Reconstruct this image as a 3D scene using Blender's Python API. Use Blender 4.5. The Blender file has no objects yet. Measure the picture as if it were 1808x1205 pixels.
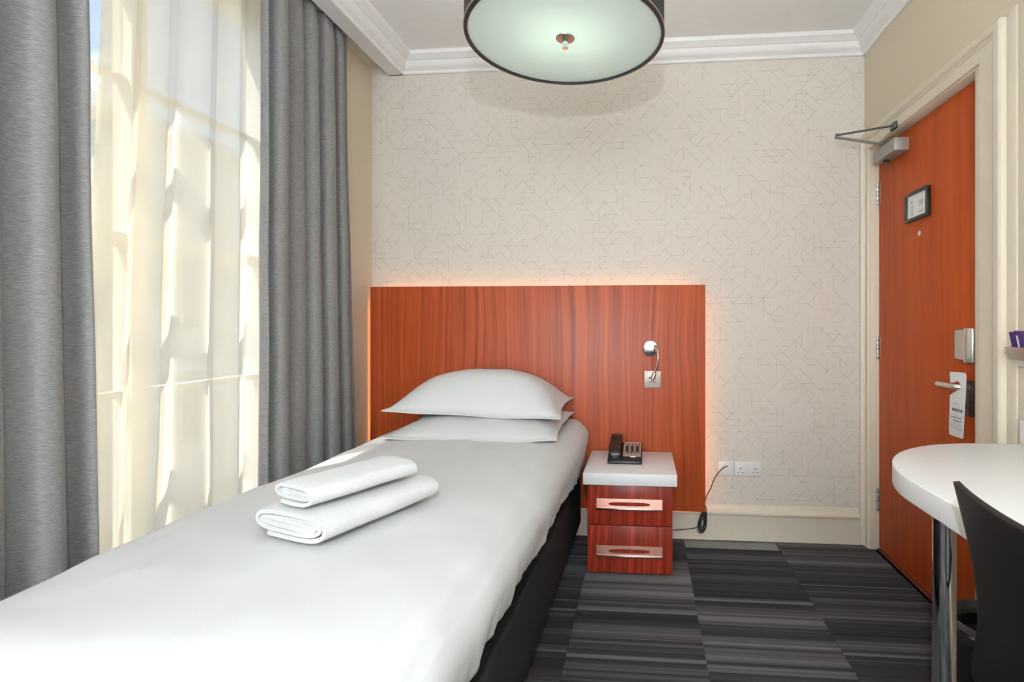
import bpy, bmesh, math, random
from mathutils import Vector, Matrix, noise

random.seed(7)
S = bpy.context.scene
COL = S.collection
PI = math.pi

# ------------------------------------------------------------------ camera, light, exposure
EYE = 1.127
YAW = math.atan(79 / 925)
cam_d = bpy.data.cameras.new('camera')
cam = bpy.data.objects.new('camera', cam_d)
COL.objects.link(cam)
cam.location = (0, 0, EYE)
cam.rotation_euler = (PI / 2, 0, YAW)
cam_d.sensor_width = 36.0
cam_d.lens = 36.0 * 925 / 1808
cam_d.shift_x = -(1056 - 904) / 1808
cam_d.shift_y = -(602.5 - 573) / 1808
cam_d.clip_start = 0.02
S.camera = cam

S.view_settings.view_transform = 'Standard'
S.view_settings.look = 'None'
S.view_settings.gamma = 1
S.view_settings.use_curve_mapping = False
S.view_settings.exposure = -0.06

world = bpy.data.worlds.new('sky')
S.world = world
world.use_nodes = True
wn = world.node_tree
wn.nodes.clear()
wo = wn.nodes.new('ShaderNodeOutputWorld')
wb = wn.nodes.new('ShaderNodeBackground')
sky = wn.nodes.new('ShaderNodeTexSky')
sky.sky_type = 'NISHITA'
sky.sun_disc = False
sky.sun_elevation = math.radians(55)
sky.sun_rotation = math.radians(200)
sky.air_density = 1.0
sky.dust_density = 1.5
wn.links.new(sky.outputs[0], wb.inputs[0])
wb.inputs[1].default_value = 0.46
wn.links.new(wb.outputs[0], wo.inputs[0])

sun_d = bpy.data.lights.new('sun', 'SUN')
sun_d.energy = 15.0
sun_d.angle = math.radians(0.53)
sun_d.color = (1.0, 0.95, 0.86)
sun = bpy.data.objects.new('sun', sun_d)
COL.objects.link(sun)
sun.rotation_euler = Vector((0.34, 0.40, -0.85)).to_track_quat('-Z', 'Y').to_euler()

# the photographer's flash just above the lens (it throws the lamp's shadow on the wall)
fl_d = bpy.data.lights.new('flash', 'POINT')
fl_d.energy = 54.0
fl_d.shadow_soft_size = 0.015
fl_d.color = (0.89, 0.985, 1.075)
fl = bpy.data.objects.new('flash', fl_d)
COL.objects.link(fl)
fl.location = (0.0, -0.06, 1.46)

# added fill spot, unseen behind the camera, bounced off the wall and ceiling there
fb_d = bpy.data.lights.new('bounce_fill', 'SPOT')
fb_d.energy = 900.0
fb_d.spot_size = math.radians(125)
fb_d.spot_blend = 0.6
fb_d.shadow_soft_size = 0.06
fb_d.color = (0.89, 0.985, 1.075)
fb = bpy.data.objects.new('bounce_fill', fb_d)
COL.objects.link(fb)
fb.location = (-0.15, -1.35, 1.70)
fb.rotation_euler = Vector((0, -1, 0.06)).to_track_quat('-Z', 'Y').to_euler()


# ------------------------------------------------------------------ node helpers
class NT:
    def __init__(s, name):
        s.mat = bpy.data.materials.new(name)
        s.mat.use_nodes = True
        s.t = s.mat.node_tree
        s.t.nodes.clear()
        s.out = s.t.nodes.new('ShaderNodeOutputMaterial')

    def n(s, typ, **kw):
        nd = s.t.nodes.new(typ)
        for k, v in kw.items():
            setattr(nd, k, v)
        return nd

    def put(s, sock, v):
        if v is None:
            return
        if isinstance(v, bpy.types.NodeSocket):
            s.t.links.new(v, sock)
        else:
            sock.default_value = v

    def m(s, op, a, b=None, c=None):
        nd = s.n('ShaderNodeMath', operation=op)
        s.put(nd.inputs[0], a)
        s.put(nd.inputs[1], b)
        s.put(nd.inputs[2], c)
        return nd.outputs[0]

    def obj(s):
        return s.n('ShaderNodeTexCoord').outputs['Object']

    def sep(s, v):
        nd = s.n('ShaderNodeSeparateXYZ')
        s.put(nd.inputs[0], v)
        return nd.outputs

    def comb(s, x=0.0, y=0.0, z=0.0):
        nd = s.n('ShaderNodeCombineXYZ')
        s.put(nd.inputs[0], x); s.put(nd.inputs[1], y); s.put(nd.inputs[2], z)
        return nd.outputs[0]

    def scale(s, v, sc):
        nd = s.n('ShaderNodeMapping')
        s.put(nd.inputs[0], v)
        nd.inputs['Scale'].default_value = sc
        return nd.outputs[0]

    def noise(s, v, sc=1.0, det=3.0, rough=0.5, dist=0.0):
        nd = s.n('ShaderNodeTexNoise')
        s.put(nd.inputs['Vector'], v)
        nd.inputs['Scale'].default_value = sc
        nd.inputs['Detail'].default_value = det
        nd.inputs['Roughness'].default_value = rough
        nd.inputs['Distortion'].default_value = dist
        return nd.outputs[0]

    def ramp(s, fac, stops, interp='LINEAR'):
        nd = s.n('ShaderNodeValToRGB')
        nd.color_ramp.interpolation = interp
        el = nd.color_ramp.elements
        while len(el) < len(stops):
            el.new(0.5)
        for e, (p, c) in zip(el, stops):
            e.position = p
            e.color = (c, c, c, 1) if isinstance(c, (int, float)) else (*c, 1)
        s.put(nd.inputs[0], fac)
        return nd.outputs[0]

    def mix(s, fac, a, b, mode='MIX'):
        nd = s.n('ShaderNodeMix', data_type='RGBA', blend_type=mode)
        s.put(nd.inputs[0], fac)
        for i, v in ((6, a), (7, b)):
            s.put(nd.inputs[i], (*v, 1) if isinstance(v, tuple) else v)
        return nd.outputs[2]

    def bump(s, h, strength=0.2, dist=0.002):
        nd = s.n('ShaderNodeBump')
        nd.inputs['Strength'].default_value = strength
        nd.inputs['Distance'].default_value = dist
        s.put(nd.inputs['Height'], h)
        return nd.outputs[0]

    def bsdf(s, col, rough=0.5, metal=0.0, normal=None, spec=0.5, coat=0.0, sheen=0.0, emit=None, estr=0.0, coat_rough=0.1):
        nd = s.n('ShaderNodeBsdfPrincipled')
        s.put(nd.inputs['Base Color'], (*col, 1) if isinstance(col, tuple) else col)
        s.put(nd.inputs['Roughness'], rough)
        s.put(nd.inputs['Metallic'], metal)
        s.put(nd.inputs['Specular IOR Level'], spec)
        nd.inputs['Coat Weight'].default_value = coat
        nd.inputs['Coat Roughness'].default_value = coat_rough
        nd.inputs['Sheen Weight'].default_value = sheen
        if normal is not None:
            s.put(nd.inputs['Normal'], normal)
        if emit:
            nd.inputs['Emission Color'].default_value = (*emit, 1)
            nd.inputs['Emission Strength'].default_value = estr
        s.t.links.new(nd.outputs[0], s.out.inputs[0])
        return nd.outputs[0]


def plain(name, col, rough=0.5, metal=0.0, nscale=60.0, nstr=0.05, vary=0.04, **kw):
    """a paint, plastic or metal with a little procedural unevenness"""
    t = NT(name)
    v = t.obj()
    n = t.noise(v, nscale, 3)
    c = t.mix(n, tuple(x * (1 - vary) for x in col), tuple(min(1, x * (1 + vary)) for x in col))
    t.bsdf(c, rough, metal, t.bump(n, nstr, 0.001), **kw)
    return t.mat


def wood(name, dark, mid, light, freq=34.0, along=1.1, rough=0.38, coat=0.25, streak=0.5, spec=0.25):
    """vertical grain, along local Z"""
    t = NT(name)
    v = t.obj()
    wob = t.noise(t.scale(v, (2.0, 2.0, 0.9)), 1.0, 2)
    x, y, z = t.sep(v)
    xx = t.m('ADD', t.m('ADD', x, y), t.m('MULTIPLY', wob, 0.09))
    g1 = t.noise(t.comb(t.m('MULTIPLY', xx, freq), 0.0, t.m('MULTIPLY', z, along)), 1.0, 4, 0.6)
    g2 = t.noise(t.comb(t.m('MULTIPLY', xx, freq * 5.5), 3.0, t.m('MULTIPLY', z, along * 3.5)), 1.0, 3, 0.6)
    g3 = t.noise(t.comb(t.m('MULTIPLY', xx, freq * 0.35), 7.0, t.m('MULTIPLY', z, along * 0.8)), 1.0, 2, 0.5)
    c = t.ramp(g1, [(0.30, dark), (0.48, mid), (0.70, light)])
    f = t.ramp(g2, [(0.33, 0.45), (0.5, 1.0)])
    c = t.mix(streak, c, f, 'MULTIPLY')
    c = t.mix(t.ramp(g3, [(0.35, 0.0), (0.65, 0.35)]), c, dark)
    t.bsdf(c, rough, 0, t.bump(g2, 0.06, 0.0006), spec=spec, coat=coat, coat_rough=0.25)
    return t.mat


M = {}
M['ceiling'] = plain('ceiling_paint', (0.90, 0.895, 0.875), 0.8, nscale=25)
M['cornice'] = plain('cornice_paint', (0.86, 0.85, 0.84), 0.55, nscale=30)
M['wall'] = plain('beige_wall_paint', (0.63, 0.545, 0.415), 0.75, nscale=90, nstr=0.12)
M['trim'] = plain('cream_gloss_paint', (0.69, 0.61, 0.49), 0.38, nscale=40)
M['white'] = plain('white_solid_surface', (0.84, 0.845, 0.835), 0.32, nscale=200, vary=0.015)
M['plastic_white'] = plain('white_plastic', (0.78, 0.77, 0.74), 0.35)
M['black_plastic'] = plain('black_plastic', (0.012, 0.012, 0.013), 0.35, nscale=300)
M['black_rubber'] = plain('black_rubber', (0.008, 0.008, 0.008), 0.5)
M['chair_black'] = plain('black_lacquered_shell', (0.008, 0.008, 0.009), 0.48, nscale=120, spec=0.3)
M['chrome'] = plain('chrome', (0.78, 0.77, 0.76), 0.07, 1.0, vary=0.01, nstr=0.0)
M['steel'] = plain('brushed_steel', (0.60, 0.57, 0.53), 0.34, 1.0, nscale=80)
M['satin'] = plain('satin_silver', (0.72, 0.70, 0.67), 0.30, 0.9)
M['dark_steel'] = plain('dark_steel', (0.10, 0.095, 0.09), 0.4, 0.8)
M['dark_chrome'] = plain('dark_chrome', (0.30, 0.29, 0.29), 0.08, 1.0, nstr=0.0)
M['plate_metal'] = plain('warm_brushed_plate', (0.50, 0.42, 0.36), 0.45, 0.5)
M['liner'] = plain('grey_bin_liner', (0.10, 0.10, 0.095), 0.3)
M['handle'] = plain('handle_metal', (0.33, 0.17, 0.135), 0.25, 1.0)
M['closer'] = plain('grey_silver_paint', (0.34, 0.31, 0.28), 0.42, 0.35)
M['bed_base'] = plain('charcoal_upholstery', (0.020, 0.021, 0.022), 0.85, nscale=500, nstr=0.4, spec=0.2)
M['mattress'] = plain('dark_grey_ticking', (0.060, 0.065, 0.070), 0.75, nscale=400, nstr=0.3, spec=0.2)
M['paper'] = plain('white_card', (0.80, 0.80, 0.79), 0.6)
M['ink'] = plain('black_ink', (0.03, 0.03, 0.03), 0.6)
M['ink_pale'] = plain('pale_grey_ink', (0.50, 0.50, 0.49), 0.6)
M['ink_faint'] = plain('very_pale_grey_ink', (0.66, 0.66, 0.65), 0.6)
M['green_print'] = plain('faint_green_print', (0.50, 0.55, 0.50), 0.6)
M['purple'] = plain('purple_card', (0.055, 0.018, 0.17), 0.4)
M['shade_black'] = plain('black_lampshade_fabric', (0.018, 0.018, 0.02), 0.7, nscale=600, nstr=0.3)
M['keypad'] = plain('warm_silver_faceplate', (0.44, 0.35, 0.28), 0.4, 0.25)
M['pavement'] = plain('grey_asphalt', (0.22, 0.22, 0.21), 0.9, nscale=8)
M['stone'] = plain('pale_render', (0.78, 0.75, 0.68), 0.85, nscale=5, vary=0.08)
M['stone_trim'] = plain('white_stone_trim', (0.82, 0.80, 0.76), 0.8, nscale=6)
M['far_glass'] = plain('far_window_glass', (0.20, 0.24, 0.28), 0.15)
M['headboard'] = wood('cherry_veneer', (0.19, 0.022, 0.004), (0.41, 0.064, 0.011), (0.50, 0.096, 0.021), 44, 0.5, 0.48, 0.0, 0.6, 0.5)
M['door'] = wood('orange_cherry_door_veneer', (0.33, 0.048, 0.006), (0.47, 0.075, 0.010), (0.52, 0.096, 0.015), 14, 0.8, 0.55, 0.0, 0.25)
M['cabinet'] = wood('red_mahogany_laminate', (0.11, 0.012, 0.006), (0.25, 0.026, 0.012), (0.52, 0.060, 0.028), 34, 0.9, 0.30, 0.35, 0.5)
M['threshold'] = wood('dark_red_threshold', (0.10, 0.02, 0.01), (0.17, 0.035, 0.02), (0.22, 0.05, 0.03), 20, 1, 0.5, 0.1, 0.3)


def fabric(name, a, b, stretch=(60, 60, 520), bumpy=0.35, sheen=0.2, rough=0.9):
    t = NT(name)
    v = t.obj()
    n = t.noise(t.scale(v, stretch), 1.0, 3, 0.65)
    n2 = t.noise(v, 3.0, 2)
    c = t.mix(t.ramp(n, [(0.35, 0.0), (0.65, 1.0)]), a, b)
    c = t.mix(t.m('MULTIPLY', n2, 0.25), c, a)
    t.bsdf(c, rough, 0, t.bump(n, bumpy, 0.0015), spec=0.2, sheen=sheen)
    return t.mat


M['drape'] = fabric('grey_heather_curtain', (0.170, 0.160, 0.160), (0.285, 0.272, 0.268))
M['linen'] = fabric('white_cotton', (0.60, 0.60, 0.605), (0.65, 0.65, 0.65), (700, 700, 700), 0.06, 0.1, 0.85)
M['towel'] = fabric('white_terry', (0.62, 0.62, 0.62), (0.74, 0.74, 0.74), (420, 420, 420), 0.8, 0.3, 0.95)


def sheer_mat(name, clear):
    t = NT(name)
    v = t.obj()
    n = t.noise(t.scale(v, (500, 500, 500)), 1.0, 2)
    c = t.mix(n, (0.84, 0.77, 0.62), (0.92, 0.86, 0.73))
    d = t.n('ShaderNodeBsdfDiffuse'); t.put(d.inputs[0], c)
    tr = t.n('ShaderNodeBsdfTranslucent'); t.put(tr.inputs[0], c)
    tp = t.n('ShaderNodeBsdfTransparent'); tp.inputs[0].default_value = (1, 0.98, 0.94, 1)
    m1 = t.n('ShaderNodeMixShader'); m1.inputs[0].default_value = 0.5
    t.t.links.new(d.outputs[0], m1.inputs[1]); t.t.links.new(tr.outputs[0], m1.inputs[2])
    m2 = t.n('ShaderNodeMixShader'); m2.inputs[0].default_value = clear
    t.t.links.new(m1.outputs[0], m2.inputs[1]); t.t.links.new(tp.outputs[0], m2.inputs[2])
    t.t.links.new(m2.outputs[0], t.out.inputs[0])
    return t.mat


M['sheer'] = sheer_mat('cream_voile', 0.60)
M['sheer_full'] = sheer_mat('full_cream_voile', 0.16)


def glass_mat():
    t = NT('window_glass')
    v = t.obj()
    n = t.noise(v, 2.0, 1)
    g = t.n('ShaderNodeBsdfGlossy'); g.inputs['Roughness'].default_value = 0.02
    tp = t.n('ShaderNodeBsdfTransparent')
    t.put(tp.inputs[0], t.mix(n, (0.93, 0.95, 0.95), (0.96, 0.97, 0.97)))
    m2 = t.n('ShaderNodeMixShader'); m2.inputs[0].default_value = 0.93
    t.t.links.new(g.outputs[0], m2.inputs[1]); t.t.links.new(tp.outputs[0], m2.inputs[2])
    t.t.links.new(m2.outputs[0], t.out.inputs[0])
    return t.mat


M['glass'] = glass_mat()


def opal_mat():
    t = NT('frosted_opal_glass')
    v = t.obj()
    c = t.mix(t.noise(v, 4.0, 2), (0.77, 0.85, 0.81), (0.80, 0.88, 0.84))
    d = t.n('ShaderNodeBsdfPrincipled'); t.put(d.inputs['Base Color'], c); d.inputs['Roughness'].default_value = 0.25
    tr = t.n('ShaderNodeBsdfTranslucent'); t.put(tr.inputs[0], c)
    m1 = t.n('ShaderNodeMixShader'); m1.inputs[0].default_value = 0.3
    t.t.links.new(d.outputs[0], m1.inputs[1]); t.t.links.new(tr.outputs[0], m1.inputs[2])
    t.t.links.new(m1.outputs[0], t.out.inputs[0])
    return t.mat


M['opal'] = opal_mat()


def led_mat():
    t = NT('warm_led_strip')
    t.bsdf((0.9, 0.7, 0.4), 0.5, emit=(1.0, 0.42, 0.13), estr=12.0)
    return t.mat


M['led'] = led_mat()


def wallpaper_mat():
    t = NT('geometric_line_wallpaper')
    v = t.obj()
    x, y, z = t.sep(v)
    s = 0.064
    masks = []

    def rnd(a, b, k):
        nd = t.n('ShaderNodeTexWhiteNoise', noise_dimensions='3D')
        t.put(nd.inputs[0], t.comb(a, b, k))
        return nd.outputs[0]

    def line(dist, w=0.0014):
        mr = t.n('ShaderNodeMapRange')
        t.put(mr.inputs[0], dist)
        mr.inputs[1].default_value = w * 0.45; mr.inputs[2].default_value = w * 1.5
        mr.inputs[3].default_value = 1; mr.inputs[4].default_value = 0
        return mr.outputs[0]
    for L, (ox, oy) in enumerate(((10.0, 10.0), (10.5, 10.5))):
        u = t.m('ADD', t.m('DIVIDE', x, s), ox)
        w = t.m('ADD', t.m('DIVIDE', z, s), oy)
        fu, fw = t.m('FRACT', u), t.m('FRACT', w)
        iu, iw = t.m('FLOOR', u), t.m('FLOOR', w)
        ru, rw = t.m('ROUND', u), t.m('ROUND', w)
        for k, (dist, a, b, p) in enumerate((
                (t.m('ABSOLUTE', t.m('SUBTRACT', w, rw)), iu, rw, 0.36),
                (t.m('ABSOLUTE', t.m('SUBTRACT', u, ru)), ru, iw, 0.24))):
            d = t.m('MULTIPLY', dist, s)
            masks.append(t.m('MULTIPLY', line(d), t.m('LESS_THAN', rnd(a, b, 3.3 * L + k + 0.5), p)))
        r = rnd(iu, iw, 8.7 + L)
        d1 = t.m('MULTIPLY', t.m('ABSOLUTE', t.m('SUBTRACT', fu, fw)), s * 0.7071)
        d2 = t.m('MULTIPLY', t.m('ABSOLUTE', t.m('SUBTRACT', t.m('ADD', fu, fw), 1.0)), s * 0.7071)
        masks.append(t.m('MULTIPLY', line(d1), t.m('LESS_THAN', r, 0.33)))
        masks.append(t.m('MULTIPLY', line(d2), t.m('GREATER_THAN', r, 0.67)))
    acc = masks[0]
    for q in masks[1:]:
        acc = t.m('MAXIMUM', acc, q)
    fade = t.noise(v, 24.0, 2)
    acc = t.m('MULTIPLY', acc, t.ramp(fade, [(0.36, 0.05), (0.62, 1.0)]))
    n = t.noise(v, 350, 2)
    base = t.mix(n, (0.625, 0.56, 0.495), (0.685, 0.62, 0.55))
    c = t.mix(t.m('MULTIPLY', acc, 0.50), base, (0.29, 0.25, 0.215))
    t.bsdf(c, 0.62, 0, t.bump(n, 0.06, 0.0008), spec=0.3)
    return t.mat


M['wallpaper'] = wallpaper_mat()


def carpet_mat():
    """striped tufted tile; every tile carries its own stripe seed in its object colour"""
    t = NT('striped_carpet_tile')
    v = t.obj()
    x, y, z = t.sep(v)
    oi = t.n('ShaderNodeObjectInfo')
    cr, cg, cb = t.sep(oi.outputs['Color'])
    seed = t.m('MULTIPLY', cr, 57.0)
    wob = t.m('MULTIPLY', t.noise(t.scale(v, (3, 60, 1)), 1.0, 1), 0.0015)
    yy = t.m('ADD', y, wob)
    n1 = t.noise(t.comb(seed, t.m('MULTIPLY', yy, 11.0), 1.0), 1.0, 1, 0.4)
    n2 = t.noise(t.comb(seed, t.m('MULTIPLY', yy, 55.0), 5.0), 1.0, 2, 0.6)
    n3 = t.noise(t.comb(seed, t.m('MULTIPLY', yy, 38.0), 9.0), 1.0, 1, 0.5)
    lev = t.m('ADD', t.m('MULTIPLY', n1, 0.75), t.m('MULTIPLY', n2, 0.55))
    lev = t.m('ADD', lev, t.m('SUBTRACT', cg, 0.5))
    c = t.ramp(lev, [(0.52, (0.016, 0.016, 0.018)), (0.66, (0.034, 0.033, 0.036)), (0.80, (0.105, 0.098, 0.102)), (0.95, (0.20, 0.185, 0.19))])
    thin = t.ramp(n3, [(0.655, 0.0), (0.68, 1.0)])
    c = t.mix(t.m('MULTIPLY', thin, 0.75), c, (0.17, 0.16, 0.165))
    plum = t.noise(t.comb(seed, t.m('MULTIPLY', yy, 17.0), 13.0), 1.0, 1)
    c = t.mix(t.ramp(plum, [(0.56, 0.0), (0.66, 0.45)]), c, (0.075, 0.048, 0.066))
    tuft = t.noise(v, 420, 3, 0.7)
    c = t.mix(0.65, c, t.ramp(tuft, [(0.3, 0.45), (0.7, 1.5)]), 'MULTIPLY')
    t.bsdf(c, 0.95, 0, t.bump(tuft, 0.9, 0.003), spec=0.15, sheen=0.05)
    return t.mat


M['carpet'] = carpet_mat()

# ------------------------------------------------------------------ geometry helpers
ORI = {}


def tag(o, label=None, cat=None, group=None, kind=None):
    if label: o['label'] = label
    if cat: o['category'] = cat
    if group: o['group'] = group
    if kind: o['kind'] = kind
    return o


def empty(name, loc, label, cat, group=None, kind=None):
    o = bpy.data.objects.new(name, None)
    COL.objects.link(o)
    o.empty_display_size = 0.05
    o.location = loc
    ORI[o.name] = Vector(loc)
    return tag(o, label, cat, group, kind)


def link(name, me, mat, parent=None, origin=None, smooth=None):
    """world-space mesh -> object whose origin is the given point (default: its bounding-box centre)"""
    if origin is None:
        vs = [v.co for v in me.vertices]
        lo = Vector([min(v[i] for v in vs) for i in range(3)])
        hi = Vector([max(v[i] for v in vs) for i in range(3)])
        origin = (lo + hi) / 2
    origin = Vector(origin)
    me.transform(Matrix.Translation(-origin))
    if mat:
        me.materials.append(mat if not isinstance(mat, str) else M[mat])
    if smooth is not None:
        for p in me.polygons:
            p.use_smooth = True
        me.set_sharp_from_angle(angle=math.radians(smooth))
    o = bpy.data.objects.new(name, me)
    COL.objects.link(o)
    if parent:
        o.parent = parent
        o.location = origin - ORI[parent.name]
    else:
        o.location = origin
    ORI[o.name] = origin
    return o


def mesh_of(bm, name):
    bmesh.ops.recalc_face_normals(bm, faces=bm.faces)
    me = bpy.data.meshes.new(name)
    bm.to_mesh(me)
    bm.free()
    return me


def bm_box(bm, x0, x1, y0, y1, z0, z1):
    vs = [bm.verts.new(c) for c in ((x0, y0, z0), (x1, y0, z0), (x1, y1, z0), (x0, y1, z0), (x0, y0, z1), (x1, y0, z1), (x1, y1, z1), (x0, y1, z1))]
    for f in ((0, 3, 2, 1), (4, 5, 6, 7), (0, 1, 5, 4), (1, 2, 6, 5), (2, 3, 7, 6), (3, 0, 4, 7)):
        bm.faces.new([vs[i] for i in f])
    return vs


def box(name, x0, x1, y0, y1, z0, z1, mat, parent=None, bevel=0.0, seg=2, origin=None):
    bm = bmesh.new()
    bm_box(bm, x0, x1, y0, y1, z0, z1)
    if bevel:
        bmesh.ops.bevel(bm, geom=bm.edges[:], offset=bevel, segments=seg, profile=0.5, affect='EDGES')
    return link(name, mesh_of(bm, name), mat, parent, origin, 35 if bevel else None)


def bm_prism(bm, pts, axis, a, b):
    """closed 2D outline extruded along an axis: axis 'x' takes (y,z), 'y' takes (x,z), 'z' takes (x,y)"""
    def P(p, t):
        return {'x': (t, p[0], p[1]), 'y': (p[0], t, p[1]), 'z': (p[0], p[1], t)}[axis]
    A = [bm.verts.new(P(p, a)) for p in pts]
    B = [bm.verts.new(P(p, b)) for p in pts]
    n = len(pts)
    bm.faces.new(A)
    bm.faces.new(B[::-1])
    for i in range(n):
        bm.faces.new((A[i], B[i], B[(i + 1) % n], A[(i + 1) % n]))


def prism(name, pts, axis, a, b, mat, parent=None, bevel=0.0, smooth=None, seg=2):
    bm = bmesh.new()
    bm_prism(bm, pts, axis, a, b)
    if bevel:
        bmesh.ops.recalc_face_normals(bm, faces=bm.faces)
        es = [e for e in bm.edges if len(e.link_faces) == 2 and e.calc_face_angle(0) > 0.6]
        bmesh.ops.bevel(bm, geom=es, offset=bevel, segments=seg, profile=0.5, affect='EDGES')
    return link(name, mesh_of(bm, name), mat, parent, None, smooth if smooth else (35 if bevel else None))


def bm_tube(bm, pts, r, seg=10, cap=True):
    pts = [Vector(p) for p in pts]
    rr = r if isinstance(r, (list, tuple)) else [r] * len(pts)
    up = None
    rings = []
    for i, p in enumerate(pts):
        d = (pts[min(i + 1, len(pts) - 1)] - pts[max(i - 1, 0)]).normalized()
        if up is None:
            up = d.orthogonal().normalized()
        up = (up - d * up.dot(d)).normalized()
        sd = d.cross(up)
        rings.append([bm.verts.new(p + (up * math.cos(2 * PI * k / seg) + sd * math.sin(2 * PI * k / seg)) * rr[i]) for k in range(seg)])
    for a, b in zip(rings, rings[1:]):
        for k in range(seg):
            bm.faces.new((a[k], a[(k + 1) % seg], b[(k + 1) % seg], b[k]))
    if cap:
        bm.faces.new(rings[0][::-1])
        bm.faces.new(rings[-1])


def tube(name, pts, r, mat, parent=None, seg=12, smooth=40):
    bm = bmesh.new()
    bm_tube(bm, pts, r, seg)
    return link(name, mesh_of(bm, name), mat, parent, None, smooth)


def spline(ctrl, n=8):
    """Catmull-Rom through the control points"""
    c = [Vector(p) for p in ctrl]
    c = [c[0] * 2 - c[1]] + c + [c[-1] * 2 - c[-2]]
    out = []
    for i in range(1, len(c) - 2):
        p0, p1, p2, p3 = c[i - 1:i + 3]
        for k in range(n):
            t = k / n
            out.append(0.5 * ((2 * p1) + (p2 - p0) * t + (2 * p0 - 5 * p1 + 4 * p2 - p3) * t * t + (3 * p1 - p0 - 3 * p2 + p3) * t ** 3))
    out.append(c[-2])
    return out


def lathe(name, prof, centre, mat, parent=None, seg=48, smooth=35, axis='z', closed=False):
    """profile (r, h) turned about a vertical axis ('z') or about -Y ('y': h grows towards the room)"""
    bm = bmesh.new()
    rings = []
    for r, h in prof:
        ring = []
        for k in range(seg):
            a = 2 * PI * k / seg
            if axis == 'z':
                p = (centre[0] + r * math.cos(a), centre[1] + r * math.sin(a), centre[2] + h)
            elif axis == 'y':
                p = (centre[0] + r * math.cos(a), centre[1] - h, centre[2] + r * math.sin(a))
            else:
                p = (centre[0] - h, centre[1] + r * math.cos(a), centre[2] + r * math.sin(a))
            ring.append(bm.verts.new(p))
        rings.append(ring)
    for a, b in zip(rings, rings[1:]):
        for k in range(seg):
            bm.faces.new((a[k], a[(k + 1) % seg], b[(k + 1) % seg], b[k]))
    if closed:
        for k in range(seg):
            bm.faces.new((rings[-1][k], rings[-1][(k + 1) % seg], rings[0][(k + 1) % seg], rings[0][k]))
    else:
        bm.faces.new(rings[0]); bm.faces.new(rings[-1])
    bmesh.ops.remove_doubles(bm, verts=bm.verts, dist=1e-5)
    return link(name, mesh_of(bm, name), mat, parent, None, smooth)


def grid_mesh(name, P, closed_u=False):
    """P[i][j] -> mesh of quads"""
    n, m = len(P), len(P[0])
    vs = [tuple(P[i][j]) for i in range(n) for j in range(m)]
    fs = []
    for i in range(n - 1):
        for j in range(m - 1):
            fs.append((i * m + j, (i + 1) * m + j, (i + 1) * m + j + 1, i * m + j + 1))
    me = bpy.data.meshes.new(name)
    me.from_pydata(vs, [], fs)
    return me


def solidify(o, th, offset=-1):
    md = o.modifiers.new('thickness', 'SOLIDIFY')
    md.thickness = th
    md.offset = offset
    return o


def nz(x, y, z=0.0):
    return noise.noise(Vector((x, y, z)))


def lerp_tab(tab, t):
    for (a, va), (b, vb) in zip(tab, tab[1:]):
        if t <= b or (b, vb) == tab[-1]:
            f = max(0.0, min(1.0, (t - a) / (b - a)))
            f = f * f * (3 - 2 * f)
            return va + (vb - va) * f
    return tab[-1][1]


# ------------------------------------------------------------------ room shell
XL, XR, YB, YF, ZC = -1.503, 1.135, 2.80, -2.60, 2.60
WT = 0.30

floor = box('floor', XL - 0.02, XR + 0.02, YF, YB + 0.02, -0.12, -0.008, 'pavement')
tag(floor, 'dark striped carpet tile floor of the hotel room', 'floor', kind='structure')

# carpet tiles: columns run away from the camera, each column with its own stagger
TS = 0.475
tile_bm = bmesh.new()
bm_box(tile_bm, -TS / 2 + 0.0006, TS / 2 - 0.0006, -TS / 2 + 0.0006, TS / 2 - 0.0006, -0.0075, 0.0)
bmesh.ops.bevel(tile_bm, geom=[e for e in tile_bm.edges if all(v.co.z > -0.001 for v in e.verts)], offset=0.0012, segments=1, affect='EDGES')
tile_me = mesh_of(tile_bm, 'carpet_tile')
tile_me.materials.append(M['carpet'])
cols = [-1.211, -0.736, -0.261, 0.209, 0.684, 1.159]
stag = {-3: 2.53, -2: 2.10, -1: 2.30, 0: 2.53, 1: 2.20, 2: 2.45}
tile_tone = {(0, 0): (0.83, 0.62), (0, -1): (0.27, 0.50), (1, 0): (0.31, 0.60), (1, -1): (0.61, 0.43), (1, -2): (0.17, 0.60)}
for ci, x0 in enumerate([-1.686, -1.211, -0.736, -0.261, 0.209, 0.684]):
    c = ci - 3
    for r in range(1, -12, -1):
        y0 = stag[c] + (r - 1) * TS          # near edge of tile row r
        y1 = y0 + TS
        ya, yb = max(y0, YF), min(y1, YB)
        xa, xb = max(x0, XL), min(x0 + TS, XR + 0.02)
        if yb - ya < 0.01 or xb - xa < 0.01:
            continue
        if yb - ya > TS - 0.002 and xb - xa > TS - 0.01:
            o = bpy.data.objects.new('carpet_tile', tile_me)
        else:
            b2 = bmesh.new()
            bm_box(b2, xa - (x0 + TS / 2) + 0.0006, xb - (x0 + TS / 2) - 0.0006, ya - (y0 + TS / 2) + 0.0006, yb - (y0 + TS / 2) - 0.0006, -0.0075, 0)
            mm = mesh_of(b2, 'carpet_tile_cut')
            mm.materials.append(M['carpet'])
            o = bpy.data.objects.new('carpet_tile', mm)
        COL.objects.link(o)
        o.parent = floor
        o.location = Vector((x0 + TS / 2, y0 + TS / 2, 0.0)) - ORI['floor']
        sd, tn = tile_tone.get((c, r), (random.random(), 0.40 + 0.2 * random.random()))
        o.color = (sd, tn, 0, 1)

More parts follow.
